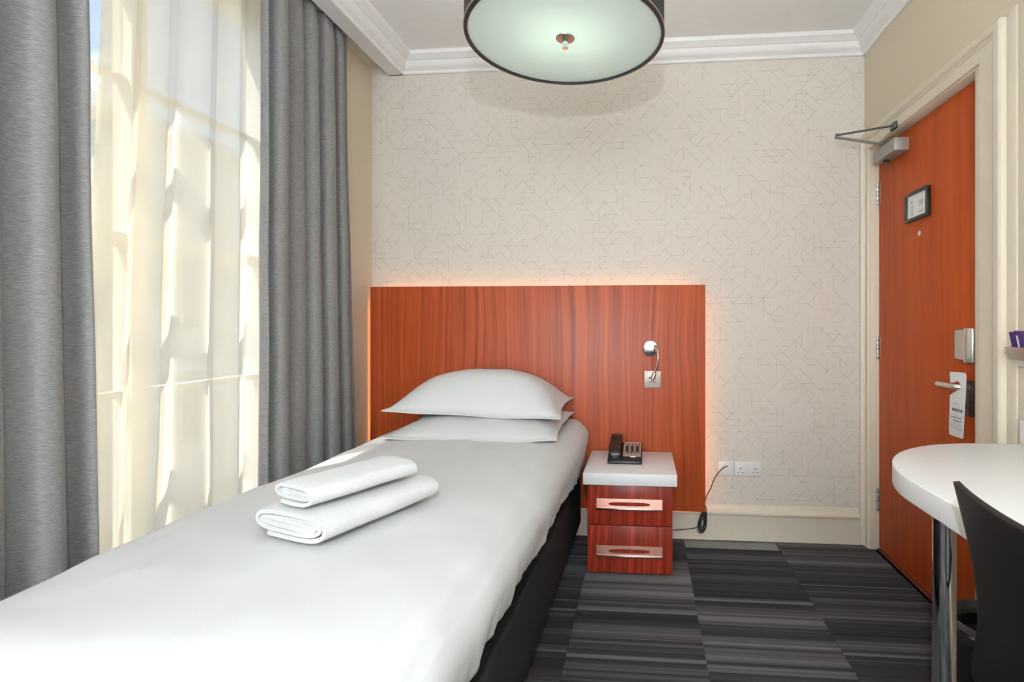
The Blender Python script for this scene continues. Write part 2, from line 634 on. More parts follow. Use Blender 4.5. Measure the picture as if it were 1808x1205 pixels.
tag(box('ceiling', XL - WT, XR + 0.2, YF - 0.1, YB + 0.1, ZC, ZC + 0.12, 'ceiling'), 'plain white painted ceiling', 'ceiling', kind='structure')
tag(box('wall_back', XL - WT, XR + 0.2, YB, YB + 0.12, 0, ZC, 'wallpaper'), 'pale beige wallpaper wall with fine geometric lines behind the bed', 'wall', kind='structure')
tag(box('wall_front', XL - WT, XR + 0.2, YF - 0.12, YF, 0, ZC, 'ceiling'), 'plain off-white wall facing the headboard wall', 'wall', kind='structure')


def wall_with_hole(name, x0, x1, y0, y1, hy0, hy1, hz0, hz1, mat, label):
    bm = bmesh.new()
    bm_box(bm, x0, x1, y0, hy0, 0, ZC)
    bm_box(bm, x0, x1, hy1, y1, 0, ZC)
    bm_box(bm, x0, x1, hy0, hy1, hz1, ZC)
    if hz0 > 0:
        bm_box(bm, x0, x1, hy0, hy1, 0, hz0)
    bmesh.ops.remove_doubles(bm, verts=bm.verts, dist=1e-5)
    return tag(link(name, mesh_of(bm, name), mat), label, 'wall', kind='structure')


WY0, WY1, WZ0, WZ1 = 0.35, 2.22, 0.30, 2.46
wall_with_hole('wall_left', XL - WT, XL, YF, YB, WY0, WY1, WZ0, WZ1, 'wall', 'beige window wall behind the grey curtains')
DY0, DY1, DZ = 1.905, 2.725, 1.995
wall_with_hole('wall_right', XR, XR + 0.16, YF, YB, DY0 - 0.035, DY1 + 0.03, 0, DZ + 0.03, 'wall', 'beige painted wall with the wooden door')

# cornices
prof = [(0, 0), (0.010, 0.0), (0.014, 0.004), (0.014, 0.014), (0.020, 0.018), (0.030, 0.022), (0.040, 0.030), (0.048, 0.042), (0.052, 0.054), (0.060, 0.056),
        (0.064, 0.060), (0.070, 0.064), (0.078, 0.070), (0.086, 0.074), (0.088, 0.078), (0.088, 0.0935), (0, 0.0935)]
ZK = ZC - 0.0935
tag(prism('trim_1', [(YB - a, ZK + b) for a, b in prof], 'x', -1.40, XR, 'cornice', smooth=30), 'white moulded plaster cornice above the wallpaper wall', 'cornice', kind='structure')
tag(prism('trim_2', [(XR - a, ZK + b) for a, b in prof], 'y', YF, YB, 'cornice', smooth=30), 'white moulded plaster cornice above the beige door wall', 'cornice', kind='structure')
XPB, XPF = -1.404, -1.331
pel = [(XPB, ZC), (XPB, ZK)] + [(XPF + a, ZK + b) for a, b in prof[:-1]]
tag(prism('trim_3', pel, 'y', YF, YB, 'cornice', smooth=30), 'white cornice pelmet hiding the curtain heads', 'cornice', kind='structure')
tag(box('trim_4', XL, XPB, YF, YB, 2.553, ZC, 'wall'), 'beige soffit strip behind the curtain pelmet', 'soffit', kind='structure')

# skirting on the wallpaper wall
sk = [(0, 0), (-0.022, 0), (-0.022, 0.126), (-0.024, 0.132), (-0.030, 0.138), (-0.030, 0.146), (-0.026, 0.150), (-0.020, 0.153), (-0.014, 0.158), (-0.010, 0.166), (-0.008, 0.178), (-0.004, 0.182), (0, 0.182)]
tag(prism('baseboard_back', [(YB + a, b) for a, b in sk], 'x', XL, 1.105, 'trim', smooth=30), 'tall cream skirting board under the wallpaper', 'skirting', kind='structure')
tag(prism('baseboard_right', [(XR + a, b) for a, b in sk], 'y', YF, 1.69, 'trim', smooth=30), 'cream skirting board along the desk wall', 'skirting', kind='structure')
tag(prism('baseboard_left', [(XL - a, b) for a, b in sk], 'y', YF, YB - 0.03, 'trim', smooth=30), 'cream skirting board behind the curtains', 'skirting', kind='structure')

# ------------------------------------------------------------------ door and its frame
XD = 1.175
fr = empty('trim_5', (XR, 2.3, 0), 'cream moulded door frame around the orange wooden door', 'door frame', kind='structure')


YN, YFAR, ZH = 1.866, DY1 + 0.012, 2.004     # inner edges of the moulding
WN, WF, WH = 0.130, 2.7995 - (DY1 + 0.012), 0.083
prof_a = [(0, 0), (-0.006, 0.0), (-0.010, 0.03), (-0.010, 0.54), (-0.014, 0.56), (-0.014, 0.64), (-0.022, 0.70), (-0.026, 0.78), (-0.026, 0.94), (-0.022, 1.0), (0, 1.0)]
bm = bmesh.new()
rows = []
for a, b in prof_a:
    x = XR + a
    rows.append([bm.verts.new(q) for q in ((x, YN - b * WN, 0), (x, YN - b * WN, ZH + b * WH), (x, YFAR + b * WF, ZH + b * WH), (x, YFAR + b * WF, 0))])
for ra, rb in zip(rows, rows[1:]):
    for k in range(3):
        bm.faces.new((ra[k], ra[k + 1], rb[k + 1], rb[k]))
link('architrave', mesh_of(bm, 'architrave'), 'trim', fr, None, 25)
# lining of the opening
box('jamb', XR, XR + 0.15, DY0 - 0.034, DY0 - 0.004, 0, DZ + 0.006, 'trim', fr, 0.002)
box('jamb', XR, XR + 0.15, DY1 + 0.004, DY1 + 0.029, 0, DZ + 0.006, 'trim', fr, 0.002)
box('head_lining', XR, XR + 0.15, DY0 - 0.034, DY1 + 0.029, DZ + 0.005, DZ + 0.029, 'trim', fr, 0.002)
box('door_stop', XD + 0.046, XD + 0.06, DY0, DY0 + 0.012, 0, DZ, 'trim', fr)
box('door_stop', XD + 0.046, XD + 0.06, DY1 - 0.012, DY1, 0, DZ, 'trim', fr)
tag(box('trim_6', XR - 0.006, XR, 1.690, 1.737, 0, 2.10, 'trim', None, 0.004), 'narrow cream boxed strip beside the door frame', 'trim', kind='structure')
tag(box('trim_7', XD - 0.008, XD + 0.12, DY0 - 0.003, DY1 + 0.003, 0.0, 0.010, 'threshold', None, 0.003), 'dark red threshold strip under the door', 'threshold', kind='structure')

door = empty('door_1', (XD, DY1, 0), 'orange cherry wood bedroom door with silver lock and closer', 'door', kind='structure')
box('door_leaf', XD, XD + 0.044, DY0, DY1, 0.018, DZ, 'door', door, 0.0015)
for zc in (1.78, 1.011, 0.252):
    h = box('hinge', XD - 0.0015, XD + 0.0005, DY1 - 0.016, DY1 + 0.004, zc - 0.055, zc + 0.055, 'steel', door)
    for k in range(5):
        a = zc - 0.055 + k * 0.022
        lathe('knuckle', [(0.0058, 0.0006), (0.0062, 0.0014), (0.0062, 0.0206), (0.0058, 0.0214)], (XD - 0.0075, DY1 - 0.002, a), 'steel' if k % 2 == 0 else 'satin', h, 14)
lathe('peephole', [(0.0115, 0), (0.0115, 0.002), (0.009, 0.004), (0.006, 0.004), (0.005, 0.002)], (XD, 2.339, 1.515), 'satin', door, 24, axis='x')
# electronic lock case: flat side and proud curved side
lock = box('lock_case', XD - 0.026, XD, 1.940, 2.050, 0.996, 1.109, 'steel', door, 0.008, 3)
prism('lock_cover', [(XD - 0.026 - 0.015 * math.sin(PI * k / 10), 1.934 + 0.050 * k / 10) for k in range(11)] + [(XD - 0.004, 1.984), (XD - 0.004, 1.934)], 'z', 0.992, 1.113, 'satin', lock, 0.003, 40)
# lever handle
plate = box('handle_plate', XD - 0.010, XD, 1.967, 2.003, 0.795, 0.925, 'dark_steel', door, 0.004)
lathe('thumb_turn', [(0.011, 0), (0.011, 0.008), (0.008, 0.011)], (XD - 0.010, 1.985, 0.835), 'dark_steel', plate, 20, axis='x')
tube('lever', spline([(XD - 0.008, 1.983, 0.902), (1.142, 1.983, 0.902), (1.124, 1.989, 0.902), (1.118, 2.004, 0.902), (1.117, 2.05, 0.902), (1.118, 2.098, 0.901)], 6), 0.0095, 'satin', door, 16)
# overhead closer
cl = box('closer_body', 1.110, XD, 2.425, 2.640, 1.900, 1.958, 'closer', door, 0.004)
lathe('closer_valve', [(0.014, 0), (0.014, 0.006), (0.010, 0.008)], (1.143, 2.575, 1.893), 'black_plastic', cl, 20)
lathe('closer_spindle', [(0.010, 0), (0.010, 0.028)], (1.143, 2.580, 1.957), 'dark_steel', cl, 18)
elbow = (0.886, 2.478, 1.985)


def flat_arm(name, a, b, w, th):
    a, b = Vector(a), Vector(b)
    d = (b - a).normalized()
    sd = d.cross(Vector((0, 0, 1))).normalized() * w / 2
    up = Vector((0, 0, th / 2))
    bm = bmesh.new()
    vs = [bm.verts.new(p) for p in (a - sd - up, a + sd - up, b + sd - up, b - sd - up, a - sd + up, a + sd + up, b + sd + up, b - sd + up)]
    for f in ((0, 3, 2, 1), (4, 5, 6, 7), (0, 1, 5, 4), (1, 2, 6, 5), (2, 3, 7, 6), (3, 0, 4, 7)):
        bm.faces.new([vs[i] for i in f])
    bmesh.ops.bevel(bm, geom=bm.edges[:], offset=0.0015, segments=1, affect='EDGES')
    return link(name, mesh_of(bm, name), 'closer', door)


flat_arm('closer_arm', (1.150, 2.585, 1.975), (elbow[0] - 0.008, elbow[1] - 0.003, 1.981), 0.019, 0.008)
tube('closer_rod', [(elbow[0], elbow[1], 1.992), (1.118, 2.452, 2.018)], 0.0048, 'dark_steel', door, 10)
lathe('elbow_pivot', [(0.009, 0), (0.009, 0.018), (0.006, 0.021)], (elbow[0], elbow[1], 1.977), 'dark_steel', door, 16)
prism('closer_bracket', [(2.425, 2.000), (2.475, 2.000), (2.475, 2.030), (2.425, 2.030)], 'x', 1.112, 1.126, 'dark_steel', door, 0.002)

# framed notice on the door
fn = empty('framed_notice', (XD, 2.342, 1.574), 'small black framed notice hung on the orange door', 'picture frame')
y0, y1, z0, z1, b = 2.250, 2.434, 1.574, 1.699, 0.014
for a in ((y0, y1, z0, z0 + b), (y0, y1, z1 - b, z1), (y0, y0 + b, z0 + b, z1 - b), (y1 - b, y1, z0 + b, z1 - b)):
    box('frame_bar', XD - 0.018, XD - 0.0005, *a, 'black_plastic', fn, 0.002)
pp = box('notice_sheet', XD - 0.011, XD - 0.003, y0 + b - 0.001, y1 - b + 0.001, z0 + b - 0.001, z1 - b + 0.001, 'paper', fn)
for a in ((2.370, 2.388, 1.596, 1.640), (2.372, 2.396, 1.652, 1.660), (2.290, 2.325, 1.630, 1.652), (2.285, 2.322, 1.600, 1.612)):
    box('print_block', XD - 0.0115, XD - 0.0109, *a, 'green_print' if a[2] < 1.65 else 'ink_pale', pp)


# ------------------------------------------------------------------ unprojection used only to size the door hanger's outline in metres
def on_x(px, py, X):
    a = (px - 1056) / 925; bz = (573 - py) / 925
    c, s = math.cos(YAW), math.sin(YAW)
    r = (a * c - s, a * s + c, bz)
    t = X / r[0]
    return (r[1] * t, EYE + r[2] * t)


def hanger():
    XT = 1.137
    rim = [(1677, 657), (1690, 657.5), (1702, 658.5), (1705, 660), (1706.5, 664), (1707.5, 690), (1707.5, 710), (1706, 735), (1703, 758), (1701, 772), (1699.5, 775), (1697, 775),
           (1687, 771.5), (1678, 768), (1676, 766), (1677.5, 748), (1679.5, 730), (1680.3, 712), (1680.3, 698), (1688, 692.5), (1694, 688.5), (1696.8, 684), (1697, 679), (1695, 675), (1692, 673.3), (1689, 674), (1687.5, 676), (1679.5, 676)]
    pts = [on_x(x, y, XT) for x, y in rim]
    root = empty('door_hanger', (XT, 1.99, 0.73), 'white MAKE UP card hanging from the door lever', 'door hanger')
    zt = max(z for _, z in pts)

    def bend(z):
        return XT - 0.012 * math.sin(PI * min(1, max(0, (zt - z) / 0.24))) * 0.6
    bm = bmesh.new()
    A = [bm.verts.new((bend(z), y, z)) for y, z in pts]
    B = [bm.verts.new((bend(z) + 0.0012, y, z)) for y, z in pts]
    n = len(pts)
    from mathutils.geometry import tessellate_polygon
    for tri in tessellate_polygon([[Vector((y, z, 0)) for y, z in pts]]):
        bm.faces.new([A[k] for k in tri])
        bm.faces.new([B[k] for k in tri[::-1]])
    for i in range(n):
        bm.faces.new((A[i], B[i], B[(i + 1) % n], A[(i + 1) % n]))
    link('card', mesh_of(bm, 'card'), 'paper', root)
    # lettering
    cu = bpy.data.curves.new('lettering', 'FONT')
    cu.body = 'MAKE UP'
    cu.align_x = 'CENTER'
    cu.size = 0.0150
    cu.offset = 0.0004
    cu.extrude = 0.0002
    to = bpy.data.objects.new('tmp_text', cu)
    COL.objects.link(to)
    dg = bpy.context.evaluated_depsgraph_get()
    me = bpy.data.meshes.new_from_object(to.evaluated_get(dg))
    bpy.data.objects.remove(to)
    yc, zc = on_x(1694, 727, XT)
    me.transform(Matrix(((0, 0, -1, bend(zc) - 0.0004), (-1, 0, 0, yc), (0, 1, 0, zc - 0.001), (0, 0, 0, 1))))
    link('lettering', me, 'ink', root)
    for (xa, ya, xb, h, mt) in ((1687, 710.5, 1696, 3.5, 'ink_faint'), (1686, 729.5, 1696, 3.0, 'ink_faint'), (1682, 734.5, 1701, 1.0, 'ink'), (1685, 741, 1700, 1.3, 'ink'), (1680.5, 744.5, 1701, 1.1, 'ink_pale'),
                                (1680.5, 748.5, 1700, 1.2, 'ink_pale'), (1681, 752.5, 1700, 1.2, 'ink_pale'), (1689, 757, 1700, 1.1, 'ink_pale')):
        yA, zA = on_x(xa, ya, XT); yB, _ = on_x(xb, ya, XT); hh = h * 2.0 / 925
        x = bend(zA)
        box('print_line', x - 0.0008, x - 0.0002, yB, yA, zA - hh, zA, mt, root)


hanger()

# ------------------------------------------------------------------ window
XW = -1.69
win = empty('window_1', (XW, (WY0 + WY1) / 2, WZ0), 'white painted sash window behind the sheer curtain', 'window', kind='structure')
for a in ((WY0, WY0 + 0.06, WZ0, WZ1), (WY1 - 0.06, WY1, WZ0, WZ1), (WY0 + 0.06, WY1 - 0.06, WZ0, WZ0 + 0.07), (WY0 + 0.06, WY1 - 0.06, WZ1 - 0.06, WZ1)):
    box('frame_bar', XW - 0.05, XW + 0.05, *a, 'cornice', win, 0.004)
ym = (WY0 + WY1) / 2
for yy in (WY0 + 0.645, WY0 + 1.245):
    box('mullion', XW - 0.035, XW + 0.035, yy - 0.0275, yy + 0.0275, WZ0 + 0.07, WZ1 - 0.06, 'cornice', win, 0.004)
zs = [WZ0 + 0.07, 0.90, 1.40, 1.92, WZ1 - 0.06]
ysp = [(WY0 + 0.06, WY0 + 0.6175), (WY0 + 0.6725, WY0 + 1.2175), (WY0 + 1.2725, WY1 - 0.06)]
for (ya, yb) in ysp:
    for zb in zs[1:-1]:
        t = 0.024 if zb == 1.40 else 0.012
        box('glazing_bar', XW - 0.02, XW + 0.02, ya, yb, zb - t, zb + t, 'cornice', win, 0.003)
    for za, zb in zip(zs, zs[1:]):
        box('pane', XW - 0.003, XW + 0.003, ya, yb, za + 0.012, zb - 0.012, 'glass', win)
tag(box('trim_8', XL - 0.16, XL + 0.02, WY0 - 0.04, WY1 + 0.04, WZ0 - 0.03, WZ0, 'cornice', None, 0.005), 'white window board under the sheer curtain', 'window sill', kind='structure')

# ------------------------------------------------------------------ curtains
def curtain(name, yA, yB, X, amp, lam, z0, z1, mat, seed, label, cat, flareA=0.0, flareB=0.0, shear=0.0, th=0.003, head=True, nz_=90, per=14, group=None):
    ln = abs(yB - yA)
    nf = ln / lam
    nu = int(nf * per) + 1
    P = []
    for j in range(nz_ + 1):
        f = j / nz_                       # 0 bottom .. 1 top
        z = z0 + (z1 - z0) * f
        row = []
        for i in range(nu):
            u = i / (nu - 1)
            ph = u * nf * 2 * PI + 1.1 * nz(u * nf * 0.55, seed) * 2.2 + 0.5 * nz(u * nf, f * 1.3, seed + 3)
            a = amp * (0.75 + 0.5 * nz(u * nf * 0.8, 4.0, seed)) * (1.0 + 0.18 * (1 - f))
            s = (2 * math.sqrt(math.cos(ph / 2) ** 2 + 0.012) - 1.1) if head else math.sin(ph) + 0.22 * math.sin(2 * ph + 0.7)
            x = X + a * s * 0.85
            y = yA + (yB - yA) * u
            y += 0.35 * a * math.sin(2 * ph) * 0.6
            y += (1 - f) ** 1.3 * (flareB * u + flareA * (1 - u)) + shear * (1 - f)
            x += 0.006 * nz(y * 7, z * 2.2, seed + 9)
            if head:
                k = max(0.0, (f - 0.955) / 0.045)
                x = x * (1 - 0.45 * k) + (X + 0.010 * math.sin(u * nf * 2 * PI * 3.2)) * 0.45 * k
            row.append((x, y, z))
        P.append(row)
    me = grid_mesh(name, P)
    o = link(name, me, mat, None, None, 180)
    solidify(o, th, 0)
    tag(o, label, cat, group)
    return o


curtain('curtain', 0.50, 1.235, -1.455, 0.048, 0.125, 0.03, 2.550, 'drape', 2.0, 'near grey heather curtain at the left of the window', 'curtain', flareB=0.045, flareA=-0.02)
curtain('curtain', 1.90, 2.455, -1.455, 0.046, 0.098, 0.03, 2.550, 'drape', 5.3, 'far grey heather curtain between the window and the headboard', 'curtain', flareA=-0.015, flareB=0.10)
for args in ((0.52, 1.52, 0.165, 8.1, 'sheer', 'thin cream sheer panel nearest the near grey curtain', -0.085, 0.0, -1.590),
             (1.40, 2.15, 0.145, 4.4, 'sheer_full', 'gathered cream sheer panel nearest the far grey curtain', -0.085, 0.09, -1.536)):
    sh = curtain('sheer_curtain', args[0], args[1], args[8], 0.034, args[2], 0.325, 2.440, args[4], args[3], args[5], 'sheer curtain', shear=args[6], flareB=args[7], th=0.0, head=False, per=18, group='cream sheers at the window')
    sh.modifiers.clear()
rail = tube('curtain_rail', [(-1.452, 0.3, 2.5465), (-1.452, 2.6, 2.5465)], 0.004, 'plastic_white', None, 8)
tag(rail, 'thin white curtain rail above the grey curtains', 'curtain rail')

# ------------------------------------------------------------------ outside
tag(box('ground', -60, XL - WT - 0.3, -40, 60, -4.2, -4.0, 'pavement'), 'grey street below the window', 'street', kind='structure')
bx = -14.0
bld = empty('building', (bx, 12, -4), 'pale rendered building across the street, seen through the sheer', 'building')
box('wall', bx - 6, bx, -6, 42, -4, 6.6, 'stone', bld)
box('parapet', bx - 6.1, bx + 0.35, -6.1, 42.1, 6.6, 7.0, 'stone_trim', bld)
box('string_course', bx, bx + 0.22, -6, 42, 4.55, 4.85, 'stone_trim', bld)
for i in range(12):
    for zz in (-2.6, 0.9):
        y = -4 + i * 3.6
        wv = box('window', bx, bx + 0.06, y, y + 1.5, zz, zz + 2.4, 'stone_trim', bld)
        box('pane', bx + 0.06, bx + 0.08, y + 0.12, y + 0.7, zz + 0.12, zz + 2.28, 'far_glass', wv)
        box('pane', bx + 0.06, bx + 0.08, y + 0.8, y + 1.38, zz + 0.12, zz + 2.28, 'far_glass', wv)

# ------------------------------------------------------------------ headboard with warm light behind
HX0, HX1, HZ0, HZ1, HY = -1.478, 0.321, 0.160, 1.331, 2.735
hb = empty('headboard', ((HX0 + HX1) / 2, HY, HZ0), 'wide cherry wood headboard panel with warm light glowing behind', 'headboard')
box('panel', HX0, HX1, HY, HY + 0.025, HZ0, HZ1, 'headboard', hb, 0.001)
for a in ((HX0 + 0.05, HX0 + 0.09, 0.25, HZ1 - 0.09), (HX1 - 0.09, HX1 - 0.05, 0.25, HZ1 - 0.09), (-0.62, -0.58, 0.25, HZ1 - 0.09)):
    box('batten', a[0], a[1], HY + 0.025, YB - 0.002, a[2], a[3], 'cabinet', hb)
ins = 0.028
box('led_strip', HX0 + ins, HX0 + ins + 0.008, HY + 0.026, HY + 0.034, HZ0 + 0.05, HZ1 - 0.06, 'led', hb)
box('led_strip', HX1 - ins - 0.008, HX1 - ins, HY + 0.026, HY + 0.034, HZ0 + 0.05, HZ1 - 0.06, 'led', hb)
box('led_strip', HX0 + 0.06, HX1 - 0.06, HY + 0.026, HY + 0.034, HZ1 - ins - 0.008, HZ1 - ins, 'led', hb)
box('led_strip', -0.30, HX1 - 0.06, HY + 0.026, HY + 0.034, HZ0 + ins, HZ0 + ins + 0.008, 'led', hb)

# switch plate and reading light on the headboard
sw = empty('switch_plate', (0.050, HY, 0.80), 'square brushed steel light switch plate on the headboard', 'light switch')
box('plate', 0.007, 0.093, HY - 0.007, HY, 0.798, 0.885, 'plate_metal', sw, 0.002)
for xx in (0.038, 0.060):
    r_ = box('rocker', xx - 0.0062, xx + 0.0062, HY - 0.0095, HY - 0.006, 0.826, 0.855, 'dark_steel', sw, 0.001)
    box('rocker_face', xx - 0.0045, xx + 0.0045, HY - 0.0115, HY - 0.009, 0.828, 0.842, 'satin', r_, 0.0008)
rl = empty('reading_light', (0.041, HY, 1.003), 'chrome bendy arm reading light above the switch plate', 'reading light')
lathe('wall_mount', [(0.042, 0.0), (0.042, 0.012), (0.0405, 0.0155), (0.038, 0.016), (0.036, 0.0145), (0.020, 0.0165), (0.004, 0.017)], (0.041, HY, 1.003), 'dark_chrome', rl, 40, axis='y')
lathe('arm_socket', [(0.009, 0.0), (0.009, 0.036), (0.006, 0.040)], (0.062, HY - 0.012, 1.012), 'chrome', rl, 18, axis='y')
tube('flexible_arm', spline([(0.060, HY - 0.04, 1.012), (0.066, HY - 0.085, 1.012), (0.074, HY - 0.105, 0.985), (0.075, HY - 0.107, 0.945), (0.067, HY - 0.100, 0.905), (0.058, HY - 0.095, 0.880)], 7), 0.0055, 'chrome', rl, 12)
tube('lamp_head', [(0.060, HY - 0.096, 0.886), (0.058, HY - 0.095, 0.880), (0.048, HY - 0.092, 0.848), (0.0475, HY - 0.092, 0.846)], [0.007, 0.0105, 0.0105, 0.008], 'chrome', rl, 18)

# ------------------------------------------------------------------ bed
bed = empty('bed', (-0.77, 1.75, 0), 'single divan bed with charcoal upholstered base', 'bed')


def skew_box(name, xr_back, xr_front, xl, y0, y1, z0, z1, mat, parent, bev):
    bm = bmesh.new()
    vs = bm_box(bm, 0, 1, 0, 1, z0, z1)
    for v in bm.verts:
        t = v.co.y
        xr = xr_front + (xr_back - xr_front) * t
        v.co.x = xl + (xr - xl) * v.co.x
        v.co.y = y0 + (y1 - y0) * t
    bmesh.ops.bevel(bm, geom=bm.edges[:], offset=bev, segments=3, profile=0.5, affect='EDGES')
    return link(name, mesh_of(bm, name), mat, parent, None, 35)


skew_box('divan_base', -0.322, -0.352, -1.185, 0.74, 2.725, 0.085, 0.345, 'bed_base', bed, 0.018)
for xx, yy in ((-1.10, 0.92), (-0.44, 0.92), (-1.10, 2.6), (-0.42, 2.6)):
    lathe('leg', [(0.022, 0), (0.024, 0.01), (0.024, 0.05), (0.030, 0.09)], (xx, yy, 0.0), 'black_plastic', bed, 18)
mt = skew_box('mattress', -0.368, -0.385, -1.160, 0.830, 2.690, 0.347, 0.580, 'mattress', None, 0.045)
tag(mt, 'dark grey single mattress under the white duvet', 'mattress')

# duvet: top, rounded edges and hanging sides
HEM_R = [(0.60, 0.455), (0.90, 0.470), (1.20, 0.475), (1.36, 0.470), (1.57, 0.445), (1.70, 0.455), (1.86, 0.452), (2.10, 0.425), (2.35, 0.388), (2.60, 0.40)]


def duvet():
    r = 0.085
    yb, yf = 2.712, 0.625
    NU, NV = 150, 190
    P = []

    def fold(t, edge_a, edge_b, drop_a, drop_b, r=r):
        """t in 0..1 -> (position, drop) for a strip with rounded shoulders at both ends (drop 0 = none)"""
        q = PI / 2 * r
        segs = [drop_a, q if drop_a > 0 else 0, (edge_b - edge_a) - (r if drop_a > 0 else 0) - (r if drop_b > 0 else 0), q if drop_b > 0 else 0, drop_b]
        s = t * sum(segs)
        if s < segs[0]:
            return edge_a, r + segs[0] - s
        s -= segs[0]
        if s < segs[1]:
            th = PI / 2 - s / r
            return edge_a + r * (1 - math.sin(th)), r * (1 - math.cos(th))
        s -= segs[1]
        if s < segs[2] or drop_b <= 0:
            return edge_a + (r if drop_a > 0 else 0) + min(s, segs[2]), 0.0
        s -= segs[2]
        if s < segs[3]:
            th = s / r
            return edge_b - r + r * math.sin(th), r * (1 - math.cos(th))
        s -= segs[3]
        return edge_b, r + s
    for i in range(NV + 1):
        v = i / NV
        row = []
        for j in range(NU + 1):
            u = j / NU
            yA, dy = fold(1 - v, yf, yb, 0.06, 0, 0.15)
            top = 0.628
            xl = -1.222 - 0.016 * math.sin(PI * max(0, min(1, (yA - 0.85) / 0.75)))
            xr = lerp_tab([(0.70, -0.318), (1.2, -0.305), (1.9, -0.292), (2.7, -0.288)], yA)
            hem = lerp_tab(HEM_R, yA)
            x, dx = fold(u, xl, xr, 0.10, top - r - hem)
            side = 1 if u > 0.5 else -1
            d = (dx ** 6 + dy ** 6) ** (1 / 6)
            # puff and wrinkles
            cx = (x + 0.76) / 0.46
            cy = (yA - 1.72) / 1.0
            puff = 0.018 * max(0, 1 - cx * cx) * max(0, 1 - cy ** 4)
            puff += 0.011 * nz(x * 2.2, yA * 1.8, 1.0) + 0.005 * nz(x * 7, yA * 6, 2.0) + 0.0022 * nz(x * 16, yA * 13, 3.0)
            z = top + puff * (1 if d < 0.02 else max(0.3, 1 - d * 4)) - d
            sag = max(0.0, dx - 0.03)
            if side > 0 and sag > 0:
                bul = math.sin(PI * min(1, dx / 0.22))
                x += 0.010 * bul + 0.005 * nz(yA * 9, z * 3, 5.0)
                cr = max(0.0, min(1.0, (dx - 0.05) / 0.10))
                x += cr * 0.014 * nz(yA * 24, z * 3, 7.0) * (0.4 + 0.6 * abs(nz(yA * 2.3, 5.0)) * 2) - cr * cr * 0.016
                z += cr * 0.016 * nz(yA * 5, 2.0, 3.3)
            elif side < 0 and sag > 0:
                x += 0.006 * nz(yA * 9, z * 3, 6.0)
            y = yA
            if dy > 0.03:
                y -= 0.010 * math.sin(PI * min(1, dy / 0.2)) + 0.006 * nz(x * 8, z * 4, 8.0)
            row.append((x, y, z))
        P.append(row)
    me = grid_mesh('duvet', P)
    o = link('duvet', me, 'linen', None, None, 180)
    solidify(o, 0.016, -1)
    tag(o, 'smooth white duvet spread over the single bed', 'duvet')
    return o


dv = duvet()


# pillows in flanged cases
def pillow(label, cx, cy, z, A, B, up, dn, seed, tilt_y=0.0, tilt_x=0.0, corner=(0, 0, 0, 0), sharp=0.5):
    N = 56
    bm = bmesh.new()
    tops, bots = [], []
    for i in range(N + 1):
        ra, rb = [], []
        for j in range(N + 1):
            u, v = 2 * i / N - 1, 2 * j / N - 1
            x = u * (A - 0.022 * (1 - v * v)) * (1 + 0.010 * nz(v * 2, seed))
            y = v * (B - 0.020 * (1 - u * u)) * (1 + 0.014 * nz(u * 2, seed + 4))
            cu, cv = min(1, abs(u) / 0.97), min(1, abs(v) / 0.95)
            e = max(0.0, (1 - cu ** 2.7) * (1 - cv ** 2.6)) ** sharp
            wr = 0.004 * nz(x * 9, y * 9, seed) + 0.0022 * nz(x * 22, y * 22, seed + 2)
            edge = max(abs(u), abs(v))
            base = 0.012 * nz(u * 1.7, v * 1.7, seed + 7)
            # corners: order front-left, front-right, back-left, back-right
            wq = [(1 - u) * (1 - v) / 4, (1 + u) * (1 - v) / 4, (1 - u) * (1 + v) / 4, (1 + u) * (1 + v) / 4]
            for k in range(4):
                base += corner[k] * wq[k] ** 2.2
            # front edge sags in the middle
            base -= 0.018 * (1 - u * u) * max(0, -v) ** 2
            zt = base + up * e + wr * e + 0.0025
            zb = base - dn * e - 0.0025
            zz = tilt_y * y + tilt_x * x
            ra.append(bm.verts.new((cx + x, cy + y, z + zt + zz)))
            rb.append(bm.verts.new((cx + x, cy + y, z + zb + zz)))
        tops.append(ra); bots.append(rb)
    for i in range(N):
        for j in range(N):
            bm.faces.new((tops[i][j], tops[i + 1][j], tops[i + 1][j + 1], tops[i][j + 1]))
            bm.faces.new((bots[i][j], bots[i][j + 1], bots[i + 1][j + 1], bots[i + 1][j]))
    for k in range(N):
        for T, Bq in (((tops[0][k], tops[0][k + 1]), (bots[0][k], bots[0][k + 1])), ((tops[N][k], tops[N][k + 1]), (bots[N][k], bots[N][k + 1])),
                      ((tops[k][0], tops[k + 1][0]), (bots[k][0], bots[k + 1][0])), ((tops[k][N], tops[k + 1][N]), (bots[k][N], bots[k + 1][N]))):
            bm.faces.new((T[0], T[1], Bq[1], Bq[0]))
    o = link('pillow', mesh_of(bm, 'pillow'), 'linen', None, None, 70)
    tag(o, label, 'pillow', 'white pillows at the head of the bed')
    return o


pillow('lower white pillow, flattened under the other pillow', -0.720, 2.385, 0.669, 0.372, 0.275, 0.054, 0.004, 11.0, 0.03, 0, (-0.012, -0.010, -0.005, 0.0), 0.55)
pillow('plump upper white pillow on top of the pillow stack', -0.755, 2.470, 0.757, 0.402, 0.236, 0.154, 0.026, 21.0, 0.03, 0.0, (-0.012, -0.034, -0.02, -0.020), 0.72)


